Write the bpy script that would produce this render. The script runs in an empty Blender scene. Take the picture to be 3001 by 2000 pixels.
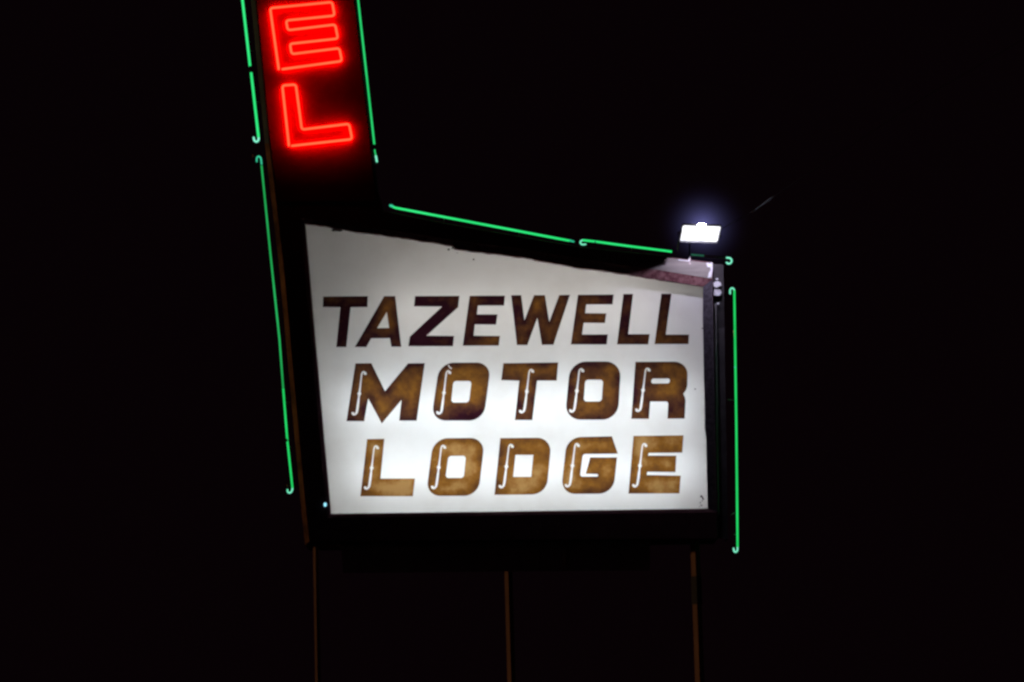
import bpy, bmesh, math, random
from mathutils import Vector
from mathutils.geometry import delaunay_2d_cdt

random.seed(7)
scn = bpy.context.scene
COL = scn.collection

# ------------------------------------------------------------------ camera
# an onlooker 30 m in front of the sign, eye 1.6 m above the asphalt, long lens
EYE = Vector((0.0, -30.0, 1.6))
AIM = Vector((0.0, 0.0, 6.2))
FPX = 9000.0                      # focal length in units of 1/3001 picture width
ROLL = math.radians(1.1)
FW = (AIM - EYE).normalized()
R0 = FW.cross(Vector((0, 0, 1))).normalized()
U0 = R0.cross(FW)
RT = math.cos(ROLL) * R0 - math.sin(ROLL) * U0
UP = math.cos(ROLL) * U0 + math.sin(ROLL) * R0


def P(x, y, Y=0.0):
    """survey: photo measurement -> point on the vertical plane y = Y of the sign"""
    d = FW * FPX + RT * (x - 1500.5) + UP * (1000.0 - y)
    t = (Y - EYE.y) / d.y
    return EYE + d * t


M = 1.0 / 300.0                   # metres per measured unit on the sign

cam = bpy.data.cameras.new('camera')
cam.sensor_fit = 'HORIZONTAL'
cam.sensor_width = 36.0
cam.lens = 36.0 * FPX / 3001.0
cam.clip_start = 0.5
cam.clip_end = 3000.0
camo = bpy.data.objects.new('camera', cam)
COL.objects.link(camo)
from mathutils import Matrix
mt = Matrix((RT, UP, -FW)).transposed().to_4x4()
mt.translation = EYE
camo.matrix_world = mt
scn.camera = camo

# ------------------------------------------------------------------ materials


def new_mat(name):
    m = bpy.data.materials.new(name)
    m.use_nodes = True
    nt = m.node_tree
    nt.nodes.clear()
    out = nt.nodes.new('ShaderNodeOutputMaterial')
    return m, nt, out


def noise(nt, scale, detail=4, rough=0.6, stretch=(1, 1, 1)):
    tc = nt.nodes.new('ShaderNodeTexCoord')
    mp = nt.nodes.new('ShaderNodeMapping')
    mp.inputs['Scale'].default_value = stretch
    n = nt.nodes.new('ShaderNodeTexNoise')
    n.inputs['Scale'].default_value = scale
    n.inputs['Detail'].default_value = detail
    n.inputs['Roughness'].default_value = rough
    nt.links.new(tc.outputs['Object'], mp.inputs['Vector'])
    nt.links.new(mp.outputs['Vector'], n.inputs['Vector'])
    return n.outputs['Fac']


def ramp(nt, fac, stops):
    r = nt.nodes.new('ShaderNodeValToRGB')
    e = r.color_ramp.elements
    while len(e) < len(stops):
        e.new(0.5)
    for k, (p, c) in enumerate(stops):
        e[k].position = p
        e[k].color = (*c, 1)
    nt.links.new(fac, r.inputs['Fac'])
    return r.outputs['Color']


def painted(name, c0, c1, scale=6.0, rough=0.5, stretch=(1, 1, 1), spec=0.3, lo=0.35, hi=0.65, bump=0.25):
    m, nt, out = new_mat(name)
    b = nt.nodes.new('ShaderNodeBsdfPrincipled')
    f = noise(nt, scale, 6, 0.65, stretch)
    nt.links.new(ramp(nt, f, [(lo, c0), (hi, c1)]), b.inputs['Base Color'])
    b.inputs['Roughness'].default_value = rough
    b.inputs['Specular IOR Level'].default_value = spec
    f2 = noise(nt, scale * 9, 4, 0.7, stretch)
    bp = nt.nodes.new('ShaderNodeBump')
    bp.inputs['Strength'].default_value = bump
    bp.inputs['Distance'].default_value = 0.01
    nt.links.new(f2, bp.inputs['Height'])
    if bump:
        nt.links.new(bp.outputs['Normal'], b.inputs['Normal'])
    nt.links.new(b.outputs['BSDF'], out.inputs['Surface'])
    return m


def emitter(name, c0, c1, strength, scale=5.0, sample=True):
    m, nt, out = new_mat(name)
    e = nt.nodes.new('ShaderNodeEmission')
    f = noise(nt, scale, 3)
    nt.links.new(ramp(nt, f, [(0.35, c0), (0.65, c1)]), e.inputs['Color'])
    e.inputs['Strength'].default_value = strength
    nt.links.new(e.outputs['Emission'], out.inputs['Surface'])
    if not sample:
        m.cycles.emission_sampling = 'NONE'
    return m


MAT = {}
MAT['cabinet'] = painted('maroon black sign paint', (0.075, 0.030, 0.036), (0.11, 0.045, 0.055), 4.0, 0.75, spec=0.1)
MAT['fascia'] = painted('weathered dark fascia metal', (0.17, 0.145, 0.135), (0.26, 0.225, 0.205), 5.0, 0.6, (0.4, 1, 3), spec=0.2)
MAT['raceway'] = painted('dusty grey raceway', (0.30, 0.26, 0.28), (0.45, 0.40, 0.42), 5.0, 0.9, spec=0.0)
MAT['end'] = painted('dull dark end plate', (0.05, 0.044, 0.047), (0.085, 0.075, 0.08), 6.0, 0.7, spec=0.1)
MAT['lip'] = painted('peeling maroon trim', (0.10, 0.026, 0.036), (0.27, 0.13, 0.135), 22.0, 0.7, spec=0.15)
MAT['lip_grey'] = painted('purple grey trim', (0.03, 0.024, 0.034), (0.09, 0.075, 0.095), 26.0, 0.7, spec=0.15)
MAT['rust'] = painted('rusty edge strip', (0.05, 0.020, 0.008), (0.26, 0.115, 0.045), 3.2, 0.85, (1, 1, 0.8), spec=0.1)
MAT['post'] = painted('brown rusted steel post', (0.16, 0.085, 0.05), (0.24, 0.13, 0.08), 3.0, 0.8, (1, 1, 0.4), spec=0.1)
MAT['black'] = painted('matt black rubber', (0.012, 0.012, 0.013), (0.02, 0.02, 0.02), 20.0, 0.7, spec=0.2)
MAT['white_paint'] = painted('bare white primer', (0.62, 0.60, 0.63), (0.80, 0.78, 0.8), 25.0, 0.6)
MAT['grime'] = painted('dark grime', (0.015, 0.012, 0.012), (0.04, 0.03, 0.03), 40.0, 0.9)
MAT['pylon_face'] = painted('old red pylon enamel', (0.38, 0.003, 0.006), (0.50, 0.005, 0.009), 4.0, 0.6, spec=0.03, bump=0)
MAT['red_face'] = painted('red letter enamel', (0.62, 0.006, 0.004), (0.74, 0.010, 0.006), 5.0, 0.5, spec=0.05, bump=0)
MAT['galv'] = painted('galvanised bracket', (0.35, 0.35, 0.36), (0.5, 0.5, 0.5), 30.0, 0.5)
MAT['ceramic'] = painted('brown porcelain housing', (0.35, 0.16, 0.06), (0.5, 0.25, 0.1), 40.0, 0.5)
MAT['lamp_body'] = painted('black lamp housing', (0.015, 0.015, 0.018), (0.03, 0.03, 0.034), 30.0, 0.5)
MAT['stem'] = painted('flaking cream stem', (0.25, 0.2, 0.19), (0.62, 0.52, 0.5), 40.0, 0.7)
MAT['sleeve'] = painted('pale cable length', (0.12, 0.15, 0.17), (0.16, 0.18, 0.2), 12.0, 0.7)
MAT['interior'] = painted('white cabinet interior', (0.70, 0.67, 0.63), (0.76, 0.73, 0.69), 3.0, 0.9, spec=0.0)
MAT['tube_white'] = emitter('fluorescent tube', (0.85, 0.93, 1.0), (0.89, 0.96, 1.0), 23.5, 2.0)
MAT['tube_old'] = emitter('ageing fluorescent tube', (1.0, 0.95, 0.90), (1.0, 0.96, 0.92), 8.0, 2.0)
MAT['red_neon'] = emitter('red neon glass', (12.5, 0.175, 0.062), (14.5, 0.20, 0.075), 1.0, 4.0)
GREENS = {
    'a': ((0.020, 0.82, 0.185), (0.042, 0.96, 0.26)),
    'b': ((0.014, 0.58, 0.125), (0.026, 0.72, 0.18)),
    'c': ((0.010, 0.30, 0.055), (0.022, 0.48, 0.12)),
    'd': ((0.012, 0.60, 0.11), (0.022, 0.78, 0.16)),
}
for k, (a, b) in GREENS.items():
    MAT['green_' + k] = emitter('green neon glass ' + k, a, b, 1.0, 1.6)
MAT['cyan'] = emitter('pale green electrode glass', (0.13, 0.78, 0.42), (0.26, 0.95, 0.66), 1.0, 12.0)
MAT['cyan_dim'] = emitter('dim green electrode glass', (0.02, 0.45, 0.22), (0.06, 0.75, 0.42), 1.0, 14.0)
MAT['green_faint'] = emitter('faint green neon glass', (0.015, 0.10, 0.06), (0.03, 0.17, 0.10), 1.0, 8.0)
MAT['glow_bead'] = emitter('tiny blue white bulb', (0.30, 0.80, 1.0), (0.40, 0.9, 1.1), 1.0, 8.0)
MAT['dead_tube'] = painted('unlit smoky tube', (0.14, 0.12, 0.10), (0.22, 0.19, 0.16), 10.0, 0.35, spec=0.4)


def panel_mat():
    m, nt, out = new_mat('backlit white acrylic')
    tr = nt.nodes.new('ShaderNodeBsdfTranslucent')
    df = nt.nodes.new('ShaderNodeBsdfDiffuse')
    add = nt.nodes.new('ShaderNodeMixShader')
    add.inputs['Fac'].default_value = 0.45
    f = noise(nt, 2.2, 8, 0.62)
    c = ramp(nt, f, [(0.30, (0.76, 0.745, 0.73)), (0.55, (0.86, 0.855, 0.85)), (0.75, (0.89, 0.89, 0.89))])
    nt.links.new(c, tr.inputs['Color'])
    df.inputs['Color'].default_value = (0.78, 0.77, 0.78, 1)
    nt.links.new(tr.outputs['BSDF'], add.inputs[1])
    nt.links.new(df.outputs['BSDF'], add.inputs[2])
    nt.links.new(add.outputs['Shader'], out.inputs['Surface'])
    return m


def letter_mat():
    """translucent brown vinyl: mottled, darker and purpler towards the cut edges"""
    m, nt, out = new_mat('mottled brown translucent vinyl')
    tr = nt.nodes.new('ShaderNodeBsdfTranslucent')
    df = nt.nodes.new('ShaderNodeBsdfDiffuse')
    at = nt.nodes.new('ShaderNodeAttribute')
    at.attribute_name = 'edge'
    f = noise(nt, 2.6, 6, 0.62)
    f2 = noise(nt, 16.0, 5, 0.7)
    ma = nt.nodes.new('ShaderNodeMath')
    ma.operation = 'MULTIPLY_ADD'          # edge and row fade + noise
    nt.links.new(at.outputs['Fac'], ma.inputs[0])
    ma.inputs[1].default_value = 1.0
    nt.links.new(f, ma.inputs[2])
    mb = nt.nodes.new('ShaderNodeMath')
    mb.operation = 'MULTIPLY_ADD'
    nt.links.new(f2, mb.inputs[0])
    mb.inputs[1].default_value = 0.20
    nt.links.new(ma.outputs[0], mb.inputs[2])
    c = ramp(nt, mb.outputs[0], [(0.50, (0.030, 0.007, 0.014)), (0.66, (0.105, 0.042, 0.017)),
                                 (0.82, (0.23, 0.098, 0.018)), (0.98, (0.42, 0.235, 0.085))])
    nt.links.new(c, tr.inputs['Color'])
    df.inputs['Color'].default_value = (0.05, 0.02, 0.015, 1)
    mx = nt.nodes.new('ShaderNodeMixShader')
    mx.inputs['Fac'].default_value = 0.12
    nt.links.new(tr.outputs['BSDF'], mx.inputs[1])
    nt.links.new(df.outputs['BSDF'], mx.inputs[2])
    nt.links.new(mx.outputs['Shader'], out.inputs['Surface'])
    return m


def lamp_glass_mat():
    m, nt, out = new_mat('lit floodlight glass')
    e = nt.nodes.new('ShaderNodeEmission')
    f = noise(nt, 14.0, 3)
    c = ramp(nt, f, [(0.3, (0.56, 0.56, 0.64)), (0.6, (0.95, 0.95, 1.0))])
    nt.links.new(c, e.inputs['Color'])
    e.inputs['Strength'].default_value = 1.7
    nt.links.new(e.outputs['Emission'], out.inputs['Surface'])
    return m


MAT['panel'] = panel_mat()
MAT['letter'] = letter_mat()
MAT['led'] = emitter('lit lamp diode', (0.77, 0.73, 1.0), (0.79, 0.75, 1.0), 1000.0)
MAT['glass'] = lamp_glass_mat()

# ------------------------------------------------------------------ helpers


def link(name, me, mats, parent=None):
    o = bpy.data.objects.new(name, me)
    for m in (mats if isinstance(mats, (list, tuple)) else [mats]):
        me.materials.append(m)
    COL.objects.link(o)
    if parent is not None:
        o.parent = parent
        base = parent
        off = Vector((0, 0, 0))
        while base is not None:
            off += base.location
            base = base.parent
        o.matrix_parent_inverse = Matrix.Identity(4)
        o.location = (0, 0, 0)
        for v in me.vertices:
            v.co -= off
    return o


def obj(name, bm, mats, parent=None, smooth=False):
    me = bpy.data.meshes.new(name)
    bmesh.ops.recalc_face_normals(bm, faces=bm.faces)
    bm.to_mesh(me)
    bm.free()
    if smooth:
        for p in me.polygons:
            p.use_smooth = True
    return link(name, me, mats, parent)


def thing(name, label, cat, loc):
    o = bpy.data.objects.new(name, None)
    o.empty_display_size = 0.3
    COL.objects.link(o)
    o.location = loc
    o['label'] = label
    o['category'] = cat
    return o


def inside(p, poly):
    x, y = p
    r = False
    n = len(poly)
    for i in range(n):
        x1, y1 = poly[i]
        x2, y2 = poly[(i + 1) % n]
        if (y1 > y) != (y2 > y) and x < (x2 - x1) * (y - y1) / (y2 - y1) + x1:
            r = not r
    return r


def seg_dist(p, a, b):
    ax, ay = a
    bx, by = b
    dx, dy = bx - ax, by - ay
    L = dx * dx + dy * dy
    t = 0 if L == 0 else max(0, min(1, ((p[0] - ax) * dx + (p[1] - ay) * dy) / L))
    return math.hypot(p[0] - ax - t * dx, p[1] - ay - t * dy)


def sheet(outer, holes, Y, grid=None):
    """flat sheet on plane Y from measured outlines; returns mesh data with an 'edge' attribute"""
    loops = [outer] + holes
    pts, edges = [], []
    for lp in loops:
        b = len(pts)
        pts += [Vector(p) for p in lp]
        edges += [(b + i, b + (i + 1) % len(lp)) for i in range(len(lp))]
    if grid:
        xs = [p[0] for p in outer]
        ys = [p[1] for p in outer]
        x = min(xs) + grid * 0.5
        while x < max(xs):
            y = min(ys) + grid * 0.5
            while y < max(ys):
                if inside((x, y), outer) and not any(inside((x, y), h) for h in holes):
                    if min(seg_dist((x, y), lp[i], lp[(i + 1) % len(lp)]) for lp in loops for i in range(len(lp))) > grid * 0.35:
                        pts.append(Vector((x, y)))
                y += grid
            x += grid
    v, e, f, _, _, _ = delaunay_2d_cdt(pts, edges, [], 0, 1e-4)
    faces = []
    for t in f:
        c = (sum(v[i].x for i in t) / len(t), sum(v[i].y for i in t) / len(t))
        if inside(c, outer) and not any(inside(c, h) for h in holes):
            faces.append(tuple(t))
    me = bpy.data.meshes.new('sheet')
    me.from_pydata([P(q.x, q.y, Y) for q in v], [], [tuple(reversed(t)) for t in faces])
    at = me.attributes.new('edge', 'FLOAT', 'POINT')
    if grid:
        for i, q in enumerate(v):
            d = min(seg_dist(q, outer[k], outer[(k + 1) % len(outer)]) for k in range(len(outer)))
            at.data[i].value = min(1.0, d / 22.0)
    # all faces look to -y
    bm = bmesh.new()
    bm.from_mesh(me)
    for fc in bm.faces:
        fc.normal_update()
        if fc.normal.y > 0:
            fc.normal_flip()
    bm.to_mesh(me)
    bm.free()
    return me


def rounded(pts, radii, n=7):
    """polygon with rounded corners (radius per corner, 0 keeps it sharp)"""
    out = []
    k = len(pts)
    for i in range(k):
        p = Vector(pts[i])
        r = radii[i] if isinstance(radii, (list, tuple)) else radii
        if r <= 0:
            out.append((p.x, p.y))
            continue
        a = Vector(pts[i - 1]) - p
        b = Vector(pts[(i + 1) % k]) - p
        ra = min(r, a.length * 0.48)
        rb = min(r, b.length * 0.48)
        s = p + a.normalized() * ra
        t = p + b.normalized() * rb
        for j in range(n + 1):
            u = j / n
            # rational quadratic, close to a circular arc
            w = 0.72
            den = (1 - u) ** 2 + 2 * w * u * (1 - u) + u * u
            q = (s * (1 - u) ** 2 + p * (2 * w * u * (1 - u)) + t * u * u) / den
            out.append((q.x, q.y))
    return out


def smooth_path(pts, r):
    """open 3-D polyline with its inner corners rounded"""
    out = [pts[0]]
    for i in range(1, len(pts) - 1):
        p = pts[i]
        a = pts[i - 1] - p
        b = pts[i + 1] - p
        ra = min(r, a.length * 0.45)
        rb = min(r, b.length * 0.45)
        s = p + a.normalized() * ra
        t = p + b.normalized() * rb
        for j in range(6):
            u = j / 5
            out.append(s * (1 - u) ** 2 + p * 2 * u * (1 - u) + t * u * u)
    out.append(pts[-1])
    return out


def add_tube(bm, pts, rad, seg=10, mat=0, cap=True):
    rs = rad if isinstance(rad, (list, tuple)) else [rad] * len(pts)
    rings = []
    n = len(pts)
    ref = None
    for i, p in enumerate(pts):
        d = (pts[min(i + 1, n - 1)] - pts[max(i - 1, 0)]).normalized()
        if ref is None:
            ref = Vector((0, 1, 0)) if abs(d.y) < 0.9 else Vector((1, 0, 0))
        a = (ref - d * ref.dot(d)).normalized()
        ref = a
        b = d.cross(a)
        rings.append([bm.verts.new(p + (a * math.cos(2 * math.pi * k / seg) + b * math.sin(2 * math.pi * k / seg)) * rs[i]) for k in range(seg)])
    fs = []
    for i in range(n - 1):
        for k in range(seg):
            fs.append(bm.faces.new((rings[i][k], rings[i][(k + 1) % seg], rings[i + 1][(k + 1) % seg], rings[i + 1][k])))
    if cap:
        fs.append(bm.faces.new(list(reversed(rings[0]))))
        fs.append(bm.faces.new(rings[-1]))
    for f in fs:
        f.material_index = mat
    return fs


def add_poly(bm, pts, mat=0):
    f = bm.faces.new([bm.verts.new(p) for p in pts])
    f.material_index = mat
    return f


def add_box(bm, c, size, rot=None, bev=0.0, mat=0):
    r = bmesh.ops.create_cube(bm, size=1.0)
    mw = Matrix.Translation(c) @ (rot.to_4x4() if rot is not None else Matrix.Identity(4)) @ Matrix.Diagonal((*size, 1))
    bmesh.ops.transform(bm, matrix=mw, verts=r['verts'])
    es = {e for v in r['verts'] for e in v.link_edges}
    if bev > 0:
        bmesh.ops.bevel(bm, geom=list(es), offset=bev, segments=2, affect='EDGES')


def Z(ox, oy, sc=600 / 2352.0):
    return lambda pts: [(ox + x * sc, oy + y * sc) for x, y in pts]


z1, z2, z5, z6, z7, z8 = Z(650, 0), Z(650, 350), Z(900, 820), Z(1500, 820), Z(900, 1180), Z(1500, 1180)
K = 600 / 2352.0

# ------------------------------------------------------------------ the sign
YF = -0.11        # front sheet of the cabinet
YB = 0.55         # its back
sign = thing('motel_sign', 'roadside sign with red neon letters over a glowing white panel reading TAZEWELL MOTOR LODGE', 'sign', (0, 0.2, 0))

# visible edge of the white panel (its upper edge is ragged with flaking trim)
top_edge = [(893, 656), (968, 666), (984, 673), (1002, 671), (1012, 674), (1043, 681), (1060, 682.5), (1100, 687), (1150, 694.5),
            (1250, 709), (1324, 720.5), (1331, 730), (1400, 739), (1503, 752), (1560, 759), (1567, 763), (1600, 768), (1700, 787),
            (1750, 792), (1850, 807), (1950, 823)]
rag = []
for i in range(len(top_edge) - 1):
    a, b = top_edge[i], top_edge[i + 1]
    rag.append(a)
    n = int((b[0] - a[0]) // 14)
    for j in range(1, n):
        u = j / n
        rag.append((a[0] + (b[0] - a[0]) * u, a[1] + (b[1] - a[1]) * u + random.uniform(-1.6, 1.2)))
rag.append(top_edge[-1])
opening = rag + [(2061, 840), (2060, 930), (2066, 1218), (2065.5, 1250), (2070, 1282), (2075, 1491), (1500, 1499.5), (969, 1506.5)]
lip_out = [(880, 640), (1100, 668), (1331, 704), (1503, 727), (1700, 758), (1872, 783), (2088, 819), (2102, 1502), (1500, 1511), (958, 1519)]

# silhouette of the whole cabinet: leaning pylon + trapezoid, front sheet with the opening
RIM = 13.0
pyl_top = -620
def left_edge(y):
    return 746 + (y - 0) * 0.1005 if y > 420 else 748 + y * 0.095
sil = [(748 - 620 * 0.095, pyl_top), (1040 - 620 * 0.113, pyl_top), (1040, 0), (1087, 420), (1103, 555), (1126, 620), (1300, 655), (1700, 726),
       (1913, 748), (2088, 771), (2102, 1578), (906, 1586), (894, 1470), (819 + 12, 780), (748 + 41, 420), (748, 0)]
bm = bmesh.new()
front = sheet(sil, [lip_out], YF)
bm.from_mesh(front)
# sides: a canted rim to a plane 45 mm behind, then straight back
cx = 0.0
def side_strip(bm, a, b, oa, ob, mat):
    """front edge a-b, outer edge oa-ob (45 mm further back), then the return to the back sheet"""
    f = [P(*a, YF), P(*b, YF), P(*ob, YF + 0.05), P(*oa, YF + 0.05)]
    add_poly(bm, f, mat)
    q = [f[3], f[2], Vector((f[2].x, YB, f[2].z)), Vector((f[3].x, YB, f[3].z))]
    add_poly(bm, q, mat)
n = len(sil)
outer = []
for i, p in enumerate(sil):
    a = Vector(sil[i - 1]); b = Vector(sil[(i + 1) % n]); c = Vector(p)
    d1 = (c - a).normalized(); d2 = (b - c).normalized()
    n1 = Vector((d1.y, -d1.x)); n2 = Vector((d2.y, -d2.x))
    nn = (n1 + n2)
    nn = nn / max(0.4, nn.dot(n1))
    q = c + nn * (1.5 if c.x > 1000 else RIM)
    outer.append((q.x, q.y))
rim = bmesh.new()
rim_up = bmesh.new()
for i in range(n):
    j = (i + 1) % n
    a, b = sil[i], sil[j]
    leftside = a[0] < 960 and b[0] < 960 and i >= 10
    tgt = (rim if max(a[1], b[1]) > 421 else rim_up) if leftside else bm
    side_strip(tgt, a, b, outer[i], outer[j], 0)
backpts = [P(*q, YF + 0.05) for q in outer]
add_poly(bm, [Vector((p.x, YB, p.z)) for p in backpts])
obj('cabinet', bm, MAT['cabinet'], sign)
obj('edge_strip', rim_up, MAT['end'], sign)
ro = obj('edge_strip', rim, MAT['rust'], sign)
ro['label'] = 'rusty brown strip down the leaning left edge of the sign'

# fascia metal that the floodlight catches along the upper right edge
bm = bmesh.new()
fas = [(1700, 727), (1830, 740), (1913, 750), (2086.5, 772.5), (2087, 818), (1872, 782), (1700, 757)]
me = sheet(fas, [], YF - 0.004)
bm.from_mesh(me)
fo = obj('fascia', bm, MAT['fascia'], sign)
fo['label'] = 'grey fascia band lit by the floodlight along the sloping top edge'

# right end plate: bent back towards its lower end
bm = bmesh.new()
rows = [(774, 0.02), (800, 0.03), (830, 0.05), (860, 0.075), (900, 0.12), (960, 0.19), (1100, 0.21), (1340, 0.21), (1578, 0.21)]
vs = []
for y, e in rows:
    u = (y - 774) / (1578 - 774)
    x0 = 2089.5 + 13.5 * u
    x1 = 2120 + 14 * u
    vs.append((bm.verts.new(P(x0, y, YF + e)), bm.verts.new(P(x1, y + 2, YF + e)), bm.verts.new(Vector((P(x1, y, YF + e).x, YB, P(x1, y, YF + e).z)))))
for i in range(len(vs) - 1):
    for k in (0, 1):
        bm.faces.new((vs[i][k], vs[i][k + 1], vs[i + 1][k + 1], vs[i + 1][k]))
bm.faces.new((vs[0][0], vs[0][1], vs[0][2]))
eo = obj('end_plate', bm, MAT['end'], sign)
eo['label'] = 'narrow end plate on the right with white bare patches near its top'
bm = bmesh.new()
def blob(cx_, cy_, rx, ry, Y, jit=0.18, k=14, slope=0.0):
    return [P(cx_ + rx * math.cos(2 * math.pi * i / k) * (1 + random.uniform(-jit, jit)),
              cy_ + ry * math.sin(2 * math.pi * i / k) * (1 + random.uniform(-jit, jit)), Y) for i in range(k)]
bm.free()
for q in [(2101.5, 834, 13, 8.5, YF + 0.040), (2102.5, 858, 12.5, 11, YF + 0.058), (2101.5, 818, 4, 2.6, YF + 0.032), (2104, 890, 4, 3.0, YF + 0.09)]:
    bm = bmesh.new()
    add_poly(bm, blob(*q))
    obj('bare_patch', bm, MAT['white_paint'], eo)
bm = bmesh.new()
add_poly(bm, [P(x, y, YF - 0.008) for x, y in [(2069, 770.5), (2075, 770), (2081, 773), (2085, 770), (2088.5, 772), (2089, 790), (2085, 813), (2074, 815), (2077, 800), (2083, 790), (2081, 784), (2073, 783)]])
obj('torn_flashing', bm, MAT['white_paint'], fo)
bm = bmesh.new()
add_poly(bm, [P(x, y, YF - 0.008) for x, y in [(1986, 760.5), (2016, 764), (2019, 757), (2022, 757), (2022, 767), (1990, 763.5)]])
obj('torn_flashing', bm, MAT['white_paint'], fo)

# trim lip around the opening, canted back to the panel
def lip_poly(bm, o, i_):
    bm_pts = [P(*p, YF) for p in o] + [P(*p, YF + 0.02) for p in reversed(i_)]
    add_poly(bm, bm_pts)
def at_edge(poly, x):
    for k in range(len(poly) - 1):
        if poly[k][0] <= x <= poly[k + 1][0]:
            u = (x - poly[k][0]) / (poly[k + 1][0] - poly[k][0])
            return poly[k][1] + (poly[k + 1][1] - poly[k][1]) * u
    return poly[-1][1]
bm = bmesh.new()
inner_top = rag + [(2061, 840)]
lo_top = lip_out[:7]
prev = None
for p in inner_top:
    u = (p[0] - 893) / (2061 - 893)
    xo = 880 + (2088 - 880) * u
    o = bm.verts.new(P(xo, at_edge(lo_top, xo), YF))
    q = bm.verts.new(P(p[0], p[1], YF + 0.02))
    r = bm.verts.new(P(p[0], p[1], YF + 0.02) + Vector((0, 0.105, 0.010)))
    if prev:
        bm.faces.new((prev[0], o, q, prev[1]))
        bm.faces.new((prev[1], q, r, prev[2]))
    prev = (o, q, r)
lo = obj('top_trim', bm, MAT['lip'], sign)
lo['label'] = 'flaking reddish trim along the sloping top of the white panel'
bm = bmesh.new()
ri = [(2061, 840), (2060, 930), (2063, 1080), (2066, 1218), (2065.5, 1250), (2070, 1282), (2072, 1380), (2075, 1491)]
prev = None
for x, y in ri:
    u = (y - 840) / (1491 - 840)
    yo = 819 + (1502 - 819) * u
    o = bm.verts.new(P(2088 + 14 * u, yo, YF))
    q = bm.verts.new(P(x, y, YF + 0.02))
    r = bm.verts.new(P(x, y, YF + 0.02) + Vector((0.004, 0.105, 0)))
    if prev:
        bm.faces.new((prev[0], o, q, prev[1]))
        bm.faces.new((prev[1], q, r, prev[2]))
    prev = (o, q, r)
obj('side_trim', bm, MAT['lip_grey'], sign)
bm = bmesh.new()
bi = [(2075, 1491), (1500, 1499.5), (969, 1506.5), (893, 656)]
bo = [(2102, 1502), (1500, 1511), (958, 1519), (880, 640)]
for k in range(3):
    a, b, c, d = P(*bo[k], YF), P(*bo[k + 1], YF), P(*bi[k + 1], YF + 0.02), P(*bi[k], YF + 0.02)
    add_poly(bm, [a, b, c, d])
    add_poly(bm, [d, c, c + Vector((0, 0.105, 0)), d + Vector((0, 0.105, 0))])
obj('bottom_trim', bm, MAT['cabinet'], sign)

# backlit panel with its lettering
pan = [(868, 630), (2098, 810), (2108, 1512), (950, 1526)]
face = link('sign_face', sheet(pan, [], 0.0), MAT['panel'], sign)
face['label'] = 'backlit white panel, dimmer at the top and brightest around the lower lettering'

LET = []
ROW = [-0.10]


def letter(ch, outer_, holes, scroll=None):
    hs = list(holes)
    if scroll:
        hs.append(scroll)
    o = link('letter', sheet(outer_, hs, -0.003, grid=9.0), MAT['letter'], face)
    o['label'] = ch
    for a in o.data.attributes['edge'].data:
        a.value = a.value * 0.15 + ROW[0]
    return o


def scroll(nx, ny, zf):
    """slender s-shaped cut with a bead at each end and a node in the middle"""
    path = [(-216, 38, 14), (-224, 39, 19), (-236, 36, 17), (-247, 27, 11), (-252, 17, 9), (-244, 5, 9), (-222, -1, 9), (-160, -1, 8), (-80, 0, 9), (-24, 0, 11),
            (-10, 0, 17), (0, 0, 24), (10, 0, 17), (24, 0, 11), (40, 0, 9), (70, 0, 12), (130, 0, 14), (190, -1, 14), (220, -5, 13),
            (238, -18, 11), (241, -31, 12), (233, -42, 17), (222, -45, 19), (214, -44, 14)]
    s = -0.125
    ctr = [Vector((nx + s * dy + off, ny + dy)) for dy, off, w in path]
    L, Rr = [], []
    for i, (dy, off, w) in enumerate(path):
        d = (ctr[min(i + 1, len(ctr) - 1)] - ctr[max(i - 1, 0)]).normalized()
        nn = Vector((-d.y, d.x))
        L.append(ctr[i] + nn * w * 0.95)
        Rr.append(ctr[i] - nn * w * 0.95)
    pts = [(q.x, q.y) for q in L] + [(q.x, q.y) for q in reversed(Rr)]
    return zf(pts)


# row 1
letter('letter T', z5([(185, 195), (698, 190), (693, 315), (500, 318), (450, 775), (335, 775), (382, 318), (180, 315)]), [])
letter('letter A', z5([(885, 190), (1012, 190), (1082, 772), (968, 772), (950, 672), (735, 675), (680, 775), (548, 774)]), [z5([(915, 372), (942, 555), (805, 558)])])
letter('letter Z', z5([(1240, 190), (1750, 187), (1735, 318), (1370, 645), (1688, 648), (1675, 765), (1163, 765), (1180, 655), (1550, 310), (1228, 308)]), [])
letter('letter E', z5([(1868, 187), (2272, 185), (2262, 298), (1962, 298), (1950, 400), (2187, 400), (2170, 517), (1927, 515), (1912, 645), (2215, 648), (2202, 758), (1788, 760)]), [])
letter('letter W', z6([(-8, 180), (108, 178), (145, 468), (255, 178), (380, 178), (430, 485), (545, 178), (668, 175), (478, 748), (345, 750), (293, 440), (178, 752), (58, 752)]), [])
letter('letter E', z6([(760, 175), (1170, 172), (1157, 285), (855, 285), (843, 385), (1085, 388), (1070, 498), (825, 497), (805, 632), (1103, 630), (1090, 745), (678, 745)]), [])
letter('letter L', z6([(1282, 165), (1393, 165), (1337, 627), (1583, 627), (1567, 745), (1208, 745)]), [])
letter('letter L', z6([(1718, 162), (1833, 162), (1768, 632), (2036, 632), (2030, 740), (1640, 740)]), [])
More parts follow.
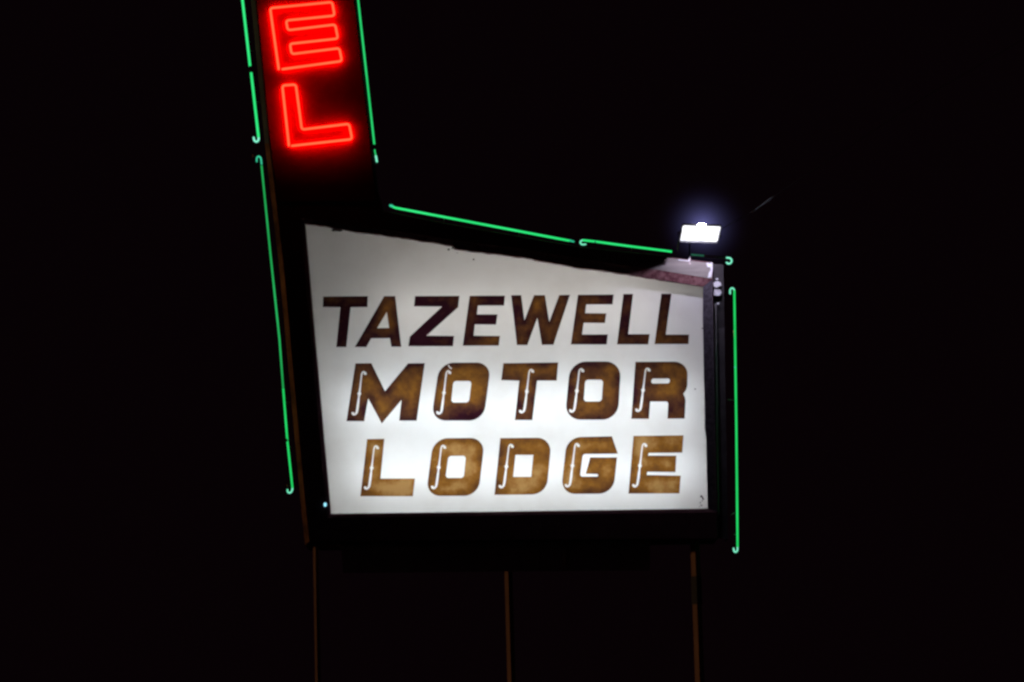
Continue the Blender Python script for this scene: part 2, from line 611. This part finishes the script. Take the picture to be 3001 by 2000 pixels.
# row 2
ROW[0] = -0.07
letter('letter M', z5([(555, 962), (738, 960), (895, 1282), (1160, 962), (1352, 960), (1258, 1621), (1058, 1621), (1085, 1382), (858, 1654), (702, 1365), (655, 1627), (452, 1627)]), [], scroll(600, 1310, z5))
def octo(tl, tr, br, bl, r):
    return rounded([tl, tr, br, bl], r)
nick = z5([(1624, 975), (1640, 1000), (1664, 1018), (1655, 1030), (1632, 1012), (1618, 985)])
o_ = letter('letter O', z5(octo((1522, 955), (2114, 953), (2027, 1620), (1424, 1620), 165)), [z5(rounded([(1680, 1165), (1890, 1165), (1858, 1412), (1655, 1412)], 36)), nick], scroll(1572, 1300, z5))
letter('letter T', z6([(-97, 960), (532, 952), (515, 1160), (290, 1160), (235, 1614), (35, 1614), (85, 1162), (-122, 1155)]), [], scroll(172, 1285, z6))
letter('letter O', z6(octo((672, 942), (1257, 940), (1217, 1610), (608, 1610), 180)), [z6(rounded([(843, 1150), (1048, 1150), (1032, 1400), (825, 1400)], 36))], scroll(747, 1278, z6))
letter('letter R', z6(rounded([(1420, 945), (2022, 942), (2015, 1250), (1968, 1312), (1998, 1370), (1985, 1597), (1788, 1598), (1797, 1400), (1590, 1400), (1575, 1600), (1372, 1600)],
                              [0, 160, 50, 12, 30, 0, 0, 30, 0, 0, 0])), [z6(rounded([(1605, 1138), (1817, 1136), (1812, 1192), (1600, 1194)], 26))], scroll(1508, 1270, z6))
# row 3
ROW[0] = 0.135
letter('letter L', z7([(690, 422), (887, 418), (842, 875), (1238, 875), (1215, 1078), (612, 1078)]), [], scroll(742, 752, z7))
letter('letter O', z7(octo((1452, 412), (2042, 408), (1967, 1073), (1365, 1075), 165)), [z7(rounded([(1622, 615), (1825, 612), (1800, 868), (1590, 868)], 36))], scroll(1513, 746, z7))
letter('letter D', z8(rounded([(-132, 410), (457, 405), (397, 1056), (-200, 1062)], [0, 165, 165, 0])), [z8([(42, 603), (247, 603), (222, 855), (15, 855)])], scroll(-62, 736, z8))
letter('letter G', z8(rounded([(634, 400), (1150, 390), (1218, 588), (815, 592), (783, 852), (990, 852), (990, 823), (848, 820), (900, 632), (1208, 632), (1165, 1048), (563, 1052)],
                              [160, 0, 0, 28, 28, 14, 14, 0, 0, 0, 165, 165])), [], scroll(697, 726, z8))
letter('letter E', z8([(1398, 385), (1972, 378), (1958, 577), (1572, 580), (1565, 610), (1890, 612), (1880, 800), (1556, 797), (1550, 833), (1940, 842), (1925, 1045), (1340, 1047)]), [], scroll(1472, 726, z8))

# specks: a bird-chewed lump under the trim and flecks in the lower right corner
bm = bmesh.new()
add_poly(bm, [P(x, y, -0.006) for x, y in [(970, 674), (985, 669), (1003, 672), (1004, 677), (996, 679.5), (986, 678), (975, 679)]])
for x, y, r in [(2056, 1455, 3.2), (2059, 1459, 2.4), (2061, 1463, 2.2), (2058, 1468, 1.6), (2053, 1473, 1.7), (2052, 1477, 1.3), (2056, 1482, 1.8), (2050, 1486, 1.2),
                (2058, 963, 1.8), (2037, 1141, 2.0), (1315, 732, 3.0), (1326, 728, 3.0), (1388, 761, 2.2), (1340, 742, 1.4)]:
    obj('dirt_speck', bm, MAT['grime'], face)
    bm = bmesh.new()
    add_poly(bm, blob(x, y, r, r * 1.1, -0.006, 0.35, 9))
obj('dirt_speck', bm, MAT['grime'], face)

# light box behind the panel: white interior and fluorescent tubes
bm = bmesh.new()
bx = [P(*p, 0.01) for p in pan]
d = Vector((0, 0.46, 0))
for i in range(4):
    j = (i + 1) % 4
    add_poly(bm, [bx[i], bx[j], bx[j] + d, bx[i] + d])
add_poly(bm, [p + d for p in bx])
obj('light_box', bm, MAT['interior'], sign)
for (x0, x1, y) in [(1110, 1920, 930), (1005, 2030, 1200), (1035, 2040, 1392)]:
    bm = bmesh.new()
    add_tube(bm, [P(x0, y, 0.30), P(x1, y - 10, 0.30)], 0.019, 12)
    obj('fluorescent_tube', bm, MAT['tube_old' if y < 1000 else 'tube_white'], sign, True)

# dark raceway under the cabinet, with a row of rivets
bm = bmesh.new()
rw = [(1000, 1590), (1905, 1583), (1905, 1668), (1005, 1676)]
f = [P(*p, 0.02) for p in rw]
b = [Vector((p.x, 0.18, p.z)) for p in f]
add_poly(bm, f); add_poly(bm, b)
for i in range(4):
    add_poly(bm, [f[i], f[(i + 1) % 4], b[(i + 1) % 4], b[i]])
rwo = obj('raceway', bm, MAT['raceway'], sign)
for k in range(26):
    bm = bmesh.new()
    bmesh.ops.create_icosphere(bm, subdivisions=1, radius=0.004, matrix=Matrix.Translation(P(1100 + k * 15.6, 1622 - k * 0.1, 0.018)))
    obj('rivet', bm, MAT['galv'], rwo)
bm = bmesh.new()
f = [P(x, y, 0.012) for x, y in [(1656, 1584), (1668, 1584), (1669, 1660), (1657, 1660)]]
add_poly(bm, f)
for i in range(4):
    add_poly(bm, [f[i], f[(i + 1) % 4], f[(i + 1) % 4] + Vector((0, 0.007, 0)), f[i] + Vector((0, 0.007, 0))])
obj('strap', bm, MAT['post'], rwo)

# three posts: square tube set cornerwise, down to the ground
def post(tx, ty, bx_, by, side, Y):
    a = P(tx, ty, Y)
    b_ = P(bx_, by, Y)
    dz = a.z - b_.z
    g = b_ + (b_ - a) * (b_.z / dz)
    top = a + (a - b_).normalized() * 0.05
    bm = bmesh.new()
    rr = [Vector((-side, 0, 0)), Vector((0, -side, 0)), Vector((side, 0, 0)), Vector((0, side, 0))]
    t = [bm.verts.new(top + r) for r in rr]
    u = [bm.verts.new(g + r) for r in rr]
    for i in range(4):
        bm.faces.new((t[i], t[(i + 1) % 4], u[(i + 1) % 4], u[i]))
    bm.faces.new(t)
    bm.faces.new(u)
    bmesh.ops.bevel(bm, geom=[e for e in bm.edges if abs((e.verts[0].co - e.verts[1].co).z) > 1], offset=0.004, segments=2, affect='EDGES')
    return obj('post', bm, MAT['post'], sign), a, b_
p1, _, _ = post(925, 1583, 932, 2000, 0.029, 0.15)
p2, _, _ = post(1490, 1676, 1499, 2000, 0.042, 0.40)
p3, a3, b3 = post(2036, 1580, 2051, 2000, 0.048, 0.27)
# dark wrap around the right post
bm = bmesh.new()
def on3(y):
    u = (y - 1580) / 420
    return P(2036 + 15 * u, y, 0.27)
s = 0.052
rr = [Vector((-s, 0, 0)), Vector((0, -s, 0)), Vector((s, 0, 0)), Vector((0, s, 0))]
t = [bm.verts.new(on3(1690) + r) for r in rr]
u_ = [bm.verts.new(on3(1772) + r) for r in rr]
for i in range(4):
    bm.faces.new((t[i], t[(i + 1) % 4], u_[(i + 1) % 4], u_[i]))
bm.faces.new(t); bm.faces.new(u_)
obj('wrap', bm, MAT['black'], p3)

# ------------------------------------------------------------------ red neon letters
def glow_fade(m, z0, z1):
    """fading neon light put into the colour: the face darkens towards its lower end"""
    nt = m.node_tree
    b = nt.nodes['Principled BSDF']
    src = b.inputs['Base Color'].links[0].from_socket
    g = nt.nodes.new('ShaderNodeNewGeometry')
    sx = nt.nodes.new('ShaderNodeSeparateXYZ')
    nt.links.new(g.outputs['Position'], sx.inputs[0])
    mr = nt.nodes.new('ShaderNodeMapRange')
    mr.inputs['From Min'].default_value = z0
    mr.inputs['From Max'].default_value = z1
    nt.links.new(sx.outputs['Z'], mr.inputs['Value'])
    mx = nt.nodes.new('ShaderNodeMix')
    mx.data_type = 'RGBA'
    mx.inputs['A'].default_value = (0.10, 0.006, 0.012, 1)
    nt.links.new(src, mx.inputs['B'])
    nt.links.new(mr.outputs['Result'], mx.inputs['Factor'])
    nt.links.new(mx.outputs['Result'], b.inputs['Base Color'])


glow_fade(MAT['pylon_face'], P(1000, 545, YF).z, P(1000, 450, YF).z)  # neon fall-off below the letters painted into the face
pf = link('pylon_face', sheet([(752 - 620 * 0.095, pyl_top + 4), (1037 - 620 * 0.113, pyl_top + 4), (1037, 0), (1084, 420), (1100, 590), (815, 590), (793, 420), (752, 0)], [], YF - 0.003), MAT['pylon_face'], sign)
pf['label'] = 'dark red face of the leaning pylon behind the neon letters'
YL = YF - 0.012
YT = YF - 0.036
e_px = z1([(555, 96), (1268, 26), (1296, 182), (738, 238), (758, 350), (1303, 284), (1334, 446), (782, 506), (802, 624), (1350, 556), (1380, 704), (655, 803)])
l_px = z1([(695, 985), (850, 973)]) + [(884.5, 380.5), (1023, 363.5), (1032, 408.5), (847, 429)]
for ch, poly, start in (('E', e_px, 0), ('L', l_px, 0)):
    c = Vector((sum(p[0] for p in poly) / len(poly), sum(p[1] for p in poly) / len(poly)))
    bm = bmesh.new()
    bm.from_mesh(sheet(poly, [], YL))
    n = len(poly)
    for i in range(n):
        a, b = poly[i], poly[(i + 1) % n]
        add_poly(bm, [P(*a, YL), P(*b, YL), P(*b, YF), P(*a, YF)])
    bmesh.ops.remove_doubles(bm, verts=bm.verts, dist=1e-4)
    lo = obj('neon_letter', bm, MAT['red_face'], sign)
    lo['label'] = 'red painted letter ' + ch + ' outlined by a glowing red neon tube'
    # tube runs from the lower left corner clockwise round the outline and back
    last = Vector(poly[-1]); nxt = Vector(poly[-2])
    startp = last + (Vector(poly[0]) - last).normalized() * 2
    endp = last + (nxt - last).normalized() * (11 if ch == 'E' else 9)
    path = [P(*startp, YF - 0.02), P(*startp, YT)] + [P(*p, YT) for p in poly[:-1]] + [P(*endp, YT - 0.004), P(*endp, YF - 0.02)]
    bm = bmesh.new()
    add_tube(bm, smooth_path(path, 9 * M), 0.0105, 10)
    obj('neon_tube', bm, MAT['red_neon'], lo, True)

# ------------------------------------------------------------------ green border tubes
YG = YF + 0.10


def gtube(pts, rad, mat, label=None, Y=YG, r=6, extra=None):
    bm = bmesh.new()
    path = [P(*p, Y) for p in pts]
    add_tube(bm, smooth_path(path, r * M), rad * 0.80, 10)
    o = obj('border_tube', bm, mat, sign, True)
    if label:
        o['label'] = label
    return o


def bit(name, parent, pts, rad, mat, Y=YG, r=6, dY=0.0):
    bm = bmesh.new()
    path = smooth_path([P(p[0], p[1], Y + dY + (p[2] if len(p) > 2 else 0)) for p in pts], r * M)
    rad = rad * (0.72 if name == 'electrode' else 0.80) if not isinstance(rad, list) else rad
    add_tube(bm, path, rad, 10)
    # rounded ends
    for q, k in ((path[0], 0), (path[-1], 1)):
        rr_ = rad if not isinstance(rad, (list, tuple)) else rad[0]
        bmesh.ops.create_icosphere(bm, subdivisions=2, radius=rr_ * 0.98, matrix=Matrix.Translation(q))
    return obj(name, bm, mat, parent, True)


def stand(parent, x, y, x2, y2, Y=YG):
    """small glass stand-off that holds a tube"""
    return bit('tube_stand', parent, [(x, y, 0.0), (x2, y2, 0.05)], 0.0045, MAT['galv'], Y, 1)


t = gtube([(652, -620), (710.5, 0), (733, 197)], 0.0158, MAT['green_a'], 'bright green tube at the upper left of the red letters')
gtube_2 = bit('tube_length', t, [(735.8, 212), (757.5, 402)], 0.0158, MAT['green_a'])
bit('sleeve', t, [(732.8, 195), (736, 213)], 0.0162, MAT['black'])
bit('electrode', t, [(757, 396), (758.5, 411), (752, 417), (745, 413), (743.5, 404)], 0.0148, MAT['cyan'], r=7)
stand(t, 728, 150, 742, 150); stand(t, 745, 300, 759, 300)

t = gtube([(766.5, 486), (793, 750), (819, 995), (830, 1140)], 0.0118, MAT['green_c'], 'long dim green tube down the lower left edge', r=1)
bit('tube_length', t, [(830, 1140), (842, 1291), (857, 1430)], 0.0122, MAT['green_d'], r=1)
bit('electrode', t, [(752.5, 474), (752, 463), (758, 458), (764.5, 463), (766.5, 482)], 0.0105, MAT['cyan_dim'], r=6)
bit('electrode', t, [(856.5, 1424), (857, 1438), (850, 1446), (843, 1443), (842.5, 1436)], 0.0120, MAT['cyan'], r=7)
bit('sleeve', t, [(841, 1287), (842.2, 1294)], 0.0128, MAT['black'])
bit('electrode_housing', t, [(741, 455), (742, 460)], 0.0075, MAT['ceramic'])
bit('electrode_housing', t, [(841, 1421), (842, 1426)], 0.0065, MAT['ceramic'])
stand(t, 806, 880, 820, 880); stand(t, 834, 1180, 850, 1180)

t = gtube([(972, -620), (1049.5, 0), (1097, 424)], 0.0125, MAT['green_b'], 'green tube down the right edge of the red letters', r=1)
bit('sleeve', t, [(1096.5, 425), (1097.5, 437)], 0.0118, MAT['black'])
bit('tube_length', t, [(1097.5, 437), (1101, 457)], 0.0085, MAT['green_b'])
bit('electrode', t, [(1101.5, 458), (1104.5, 474)], 0.0150, MAT['cyan'])
bit('electrode_housing', t, [(1092, 498), (1093.5, 508)], 0.0070, MAT['ceramic'], dY=0.01)
stand(t, 1068, 180, 1056, 182)

t = gtube([(1152, 607), (1161, 610), (1669, 706)], 0.0135, MAT['green_a'], 'long bright green tube along the sloping top edge', r=1)
bit('electrode', t, [(1144.5, 603), (1150, 605)], 0.0185, MAT['cyan_dim'])
bit('electrode', t, [(1669, 705), (1681, 708.5)], 0.0125, MAT['cyan_dim'])
stand(t, 1300, 637, 1302, 652); stand(t, 1520, 678, 1522, 692)

t = gtube([(1708, 704.5), (1745, 708.5), (1836, 721), (1969, 738)], 0.0128, MAT['green_a'], 'shorter green tube in the middle of the top edge', r=1)
bit('electrode', t, [(1716, 716.5), (1705, 718), (1699.5, 711), (1704, 705), (1712, 704.8)], 0.0120, MAT['cyan'], r=7)
bit('sleeve', t, [(1743.5, 708.6), (1745.5, 708.9)], 0.0133, MAT['green_faint'])
stand(t, 1850, 723, 1851, 736)

t = gtube([(2025, 747.5), (2126, 756)], 0.0150, MAT['dead_tube'], 'dark mostly unlit tube at the right end of the top edge', Y=YG + 0.0, r=1)
bit('tube_length', t, [(2027, 747), (2062, 750)], 0.0085, MAT['green_faint'], dY=-0.009)
bit('electrode', t, [(2130, 756), (2140, 756.5), (2145.5, 764), (2142, 772), (2134, 774), (2129.5, 770)], 0.0125, MAT['cyan'], r=8)

YR = YF + 0.30
t = gtube([(2152, 852), (2158, 1258), (2161.5, 1604)], 0.0130, MAT['green_d'], 'long green tube down the right side of the white panel', Y=YR, r=1)
bit('electrode', t, [(2139.8, 861), (2139, 850), (2145.5, 843.5), (2152, 849), (2152.2, 860)], 0.0118, MAT['cyan'], Y=YR, r=8)
bit('electrode', t, [(2161.4, 1602), (2161.6, 1614), (2156, 1619.5), (2151, 1616), (2150, 1608)], 0.0118, MAT['cyan'], Y=YR, r=8)
bit('sleeve', t, [(2155, 1075), (2155.2, 1079)], 0.0134, MAT['cyan_dim'], Y=YR)
bit('sleeve', t, [(2149.8, 968), (2150.4, 996)], 0.0040, MAT['ceramic'], Y=YR, dY=-0.004)
stand(t, 2131, 1171, 2150, 1173, YR + 0.02); stand(t, 2140, 1511, 2153, 1503, YR + 0.02); stand(t, 2151, 1567, 2158, 1568, YR + 0.02)

# glowing bead standing in for a light leak by the lower left corner
bm = bmesh.new()
bmesh.ops.create_icosphere(bm, subdivisions=2, radius=0.017, matrix=Matrix.Translation(P(953, 1479.5, YF - 0.012)) @ Matrix.Diagonal((0.95, 0.8, 1.25, 1)))
bo_ = obj('glow_bead', bm, MAT['glow_bead'], sign, True)
bo_['label'] = 'glowing bead for a tiny blue white light leak at the lower left corner of the panel'

# ------------------------------------------------------------------ floodlight
base = P(2021, 764, YF + 0.02)
flood = thing('floodlight', 'small glaring white floodlight on a thin stem at the top corner of the sign', 'floodlight', base)
gc = P(2052, 683.5, -0.42)
# glass axes from its measured corners: it looks steeply down and a little outwards
u = Vector((0.372, 0.035, -0.012))
vv = Vector((-0.040, 0.235, -0.120))
nrm = u.cross(vv).normalized()
if nrm.z > 0:
    nrm = -nrm
u_n = u.normalized()
v_n = nrm.cross(u_n).normalized()
rotm = Matrix((u_n, v_n, nrm)).transposed()      # local x along glass, y across, z out of the glass
lu, lv = u.length, vv.length


def L2W(x, y, z):
    return gc + u_n * x + v_n * y + nrm * z


hx = lu / 2; hy = lv / 2
def frame_ring(x, y, z, c=0.02, k=3):
    pts = []
    for sx, sy, a0 in ((1, 1, 0), (-1, 1, 90), (-1, -1, 180), (1, -1, 270)):
        for j in range(k + 1):
            a = math.radians(a0 + 90 * j / k)
            pts.append(L2W(sx * (x - c) + c * math.cos(a), sy * (y - c) + c * math.sin(a), z))
    return pts
bm = bmesh.new()
add_poly(bm, frame_ring(hx, hy, 0.0, 0.022))
gl = obj('glass', bm, MAT['glass'], flood)
for p in gl.data.polygons:
    pass
bm = bmesh.new()
bmesh.ops.create_uvsphere(bm, u_segments=20, v_segments=12, radius=0.026, matrix=Matrix.Translation(L2W(-0.005, hy - 0.006, 0.010)) @ rotm.to_4x4() @ Matrix.Diagonal((1.5, 1.0, 0.75, 1)))
obj('glow_bead', bm, MAT['led'], flood, True)
# make the glass face outwards
if gl.data.polygons[0].normal.dot(nrm) < 0:
    gl.data.flip_normals()
bm = bmesh.new()
rings = [frame_ring(hx + 0.001, hy + 0.001, -0.004), frame_ring(hx + 0.002, hy + 0.002, 0.018), frame_ring(hx + 0.006, hy + 0.005, 0.018),
         frame_ring(hx + 0.006, hy + 0.005, -0.006), frame_ring(hx - 0.02, hy - 0.025, -0.022), frame_ring(hx - 0.06, hy - 0.06, -0.030)]
vr = [[bm.verts.new(p) for p in r] for r in rings]
for i in range(len(vr) - 1):
    m = len(vr[i])
    for k in range(m):
        bm.faces.new((vr[i][k], vr[i][(k + 1) % m], vr[i + 1][(k + 1) % m], vr[i + 1][k]))
bm.faces.new(vr[-1])
# side plate, added to cut the lamplight off the left of the fascia
add_box(bm, L2W(-hx - 0.010, -0.06, 0.030), (0.004, lv * 1.25, 0.060), rotm)
# cooling fins
for k in range(7):
    x = -0.12 + k * 0.04
    add_box(bm, L2W(x, -0.03, -0.034), (0.006, lv * 0.42, 0.020), rotm)
obj('housing', bm, MAT['lamp_body'], flood)
bm = bmesh.new()
pv0 = L2W(-hx - 0.022, -0.05, 0.0); pv1 = L2W(hx + 0.022, -0.05, 0.0)
knee = Vector((base.x, gc.y + 0.06, base.z + 0.06))
mid = Vector(((pv0.x + pv1.x) / 2, gc.y + 0.10, gc.z + 0.16))
mid = L2W(0, -0.08, -0.06)
a_, b_ = L2W(-hx - 0.022, -0.08, -0.06), L2W(hx + 0.022, -0.08, -0.06)
add_tube(bm, [pv0, a_, b_, pv1], 0.008, 8)
obj('yoke', bm, MAT['lamp_body'], flood)
bm = bmesh.new()
add_tube(bm, smooth_path([base + Vector((0, 0, -0.03)), base + Vector((0, 0, 0.05)), base + Vector((0.01, 0.0, 0.30)), mid], 0.05), 0.007, 8)
so = obj('stem', bm, MAT['black'], flood, True)
bm = bmesh.new()
add_tube(bm, [base + Vector((0, -0.02, -0.045)), base + Vector((0, -0.012, -0.02)), base + Vector((0.001, -0.002, 0.012)), base + Vector((0.003, 0, 0.045))], [0.013, 0.012, 0.009, 0.0075], 8)
obj('stem_foot', bm, MAT['stem'], flood, True)

# self-lit volume added behind the lamp to imitate its bloom
m, nt, out = new_mat('added lamp bloom')
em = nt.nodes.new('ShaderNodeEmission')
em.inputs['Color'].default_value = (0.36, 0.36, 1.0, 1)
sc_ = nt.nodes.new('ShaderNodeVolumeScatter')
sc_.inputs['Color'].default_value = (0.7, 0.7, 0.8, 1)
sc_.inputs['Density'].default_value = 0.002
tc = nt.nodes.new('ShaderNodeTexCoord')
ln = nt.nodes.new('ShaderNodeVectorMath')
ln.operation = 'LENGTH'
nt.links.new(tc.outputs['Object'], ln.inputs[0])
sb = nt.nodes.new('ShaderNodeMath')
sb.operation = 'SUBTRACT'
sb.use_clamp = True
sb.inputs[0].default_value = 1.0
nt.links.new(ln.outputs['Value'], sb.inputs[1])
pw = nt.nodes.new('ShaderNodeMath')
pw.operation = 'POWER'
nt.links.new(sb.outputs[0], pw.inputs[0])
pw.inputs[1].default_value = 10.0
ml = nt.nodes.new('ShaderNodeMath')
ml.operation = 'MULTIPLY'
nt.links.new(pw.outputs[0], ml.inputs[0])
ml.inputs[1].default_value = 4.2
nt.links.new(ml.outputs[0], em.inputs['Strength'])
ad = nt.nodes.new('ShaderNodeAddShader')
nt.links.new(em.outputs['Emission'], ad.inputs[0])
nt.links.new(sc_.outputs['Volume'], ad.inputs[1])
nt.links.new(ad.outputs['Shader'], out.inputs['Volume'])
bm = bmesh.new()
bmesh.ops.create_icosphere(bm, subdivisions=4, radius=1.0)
bloom_vol = obj('lamp_bloom', bm, m)
bloom_vol.location = P(2060, 664, 0.62)
bloom_vol.scale = (0.90, 0.44, 0.90)
bloom_vol['kind'] = 'stuff'
bloom_vol['label'] = 'faint blue violet glow imitating lamp bloom behind the floodlight'

# ------------------------------------------------------------------ service cable behind the sign
cab = thing('overhead_cable', 'thin dark overhead cable beyond the floodlight, only a short pale length of it showing', 'cable', L2W(hx - 0.02, 0.02, -0.015))
pts = [L2W(hx - 0.02, 0.02, -0.015), P(2204, 623, -0.42), P(2274, 572, -0.50), P(2700, 290, -0.9), P(3300, -60, -1.5), P(4300, -560, -2.5)]
bm = bmesh.new()
add_tube(bm, smooth_path(pts, 0.25), 0.0032, 8)
obj('cord', bm, MAT['black'], cab, True)
bm = bmesh.new()
a, b = P(2204, 623, -0.42), P(2274, 572, -0.50)
ks = [0, .1, .25, .5, .72, .88, 1]
add_tube(bm, [a.lerp(b, k) for k in ks], [0.004, 0.006, 0.008, 0.010, 0.010, 0.006, 0.004], 8)  # paler, thicker length, the only stretch of the cable that shows
obj('pale_length', bm, MAT['sleeve'], cab, True)

# ------------------------------------------------------------------ ground
m, nt, out = new_mat('night asphalt')
b = nt.nodes.new('ShaderNodeBsdfPrincipled')
nt.links.new(ramp(nt, noise(nt, 1.5, 8, 0.7), [(0.3, (0.035, 0.034, 0.034)), (0.7, (0.06, 0.058, 0.056))]), b.inputs['Base Color'])
b.inputs['Roughness'].default_value = 0.9
nt.links.new(b.outputs['BSDF'], out.inputs['Surface'])
bm = bmesh.new()
S = 1500
add_poly(bm, [Vector((-S, -S, 0)), Vector((S, -S, 0)), Vector((S, S, 0)), Vector((-S, S, 0))])
g = obj('ground', bm, m)
g['kind'] = 'structure'

# ------------------------------------------------------------------ night light
SUN_EL, SUN_AZ = math.radians(2), math.radians(-84)     # low sodium-coloured side light from the left
sd = bpy.data.lights.new('side_light', 'SUN')
sd.energy = 0.42
sd.angle = math.radians(0.5)
sd.color = (1.0, 0.58, 0.30)
so_ = bpy.data.objects.new('side_light', sd)
COL.objects.link(so_)
dirv = Vector((1.0, 0.0, -0.03)).normalized()          # travel direction
so_.rotation_euler = dirv.to_track_quat('-Z', 'Y').to_euler()

w = bpy.data.worlds.new('World')
scn.world = w
w.use_nodes = True
nt = w.node_tree
nt.nodes.clear()
wo = nt.nodes.new('ShaderNodeOutputWorld')
bg = nt.nodes.new('ShaderNodeBackground')
sky = nt.nodes.new('ShaderNodeTexSky')
sky.sky_type = 'NISHITA'
sky.sun_disc = False
sky.sun_elevation = SUN_EL
sky.sun_rotation = SUN_AZ
# city glow tint: the night sky is a nearly black plum colour
mx = nt.nodes.new('ShaderNodeMix')
mx.data_type = 'RGBA'
mx.inputs['Factor'].default_value = 0.93
mx.inputs['B'].default_value = (3.0, 0.95, 1.75, 1)
nt.links.new(sky.outputs['Color'], mx.inputs['A'])
nt.links.new(mx.outputs['Result'], bg.inputs['Color'])
bg.inputs['Strength'].default_value = 0.00068
nt.links.new(bg.outputs['Background'], wo.inputs['Surface'])

# ------------------------------------------------------------------ render
scn.render.engine = 'CYCLES'
scn.cycles.use_denoising = True
scn.cycles.filter_width = 2.6              # the lens is a little soft
scn.cycles.max_bounces = 8
scn.cycles.diffuse_bounces = 5
scn.cycles.sample_clamp_indirect = 4.0
scn.view_settings.view_transform = 'Standard'
scn.view_settings.look = 'None'
scn.view_settings.exposure = 0
scn.view_settings.gamma = 1
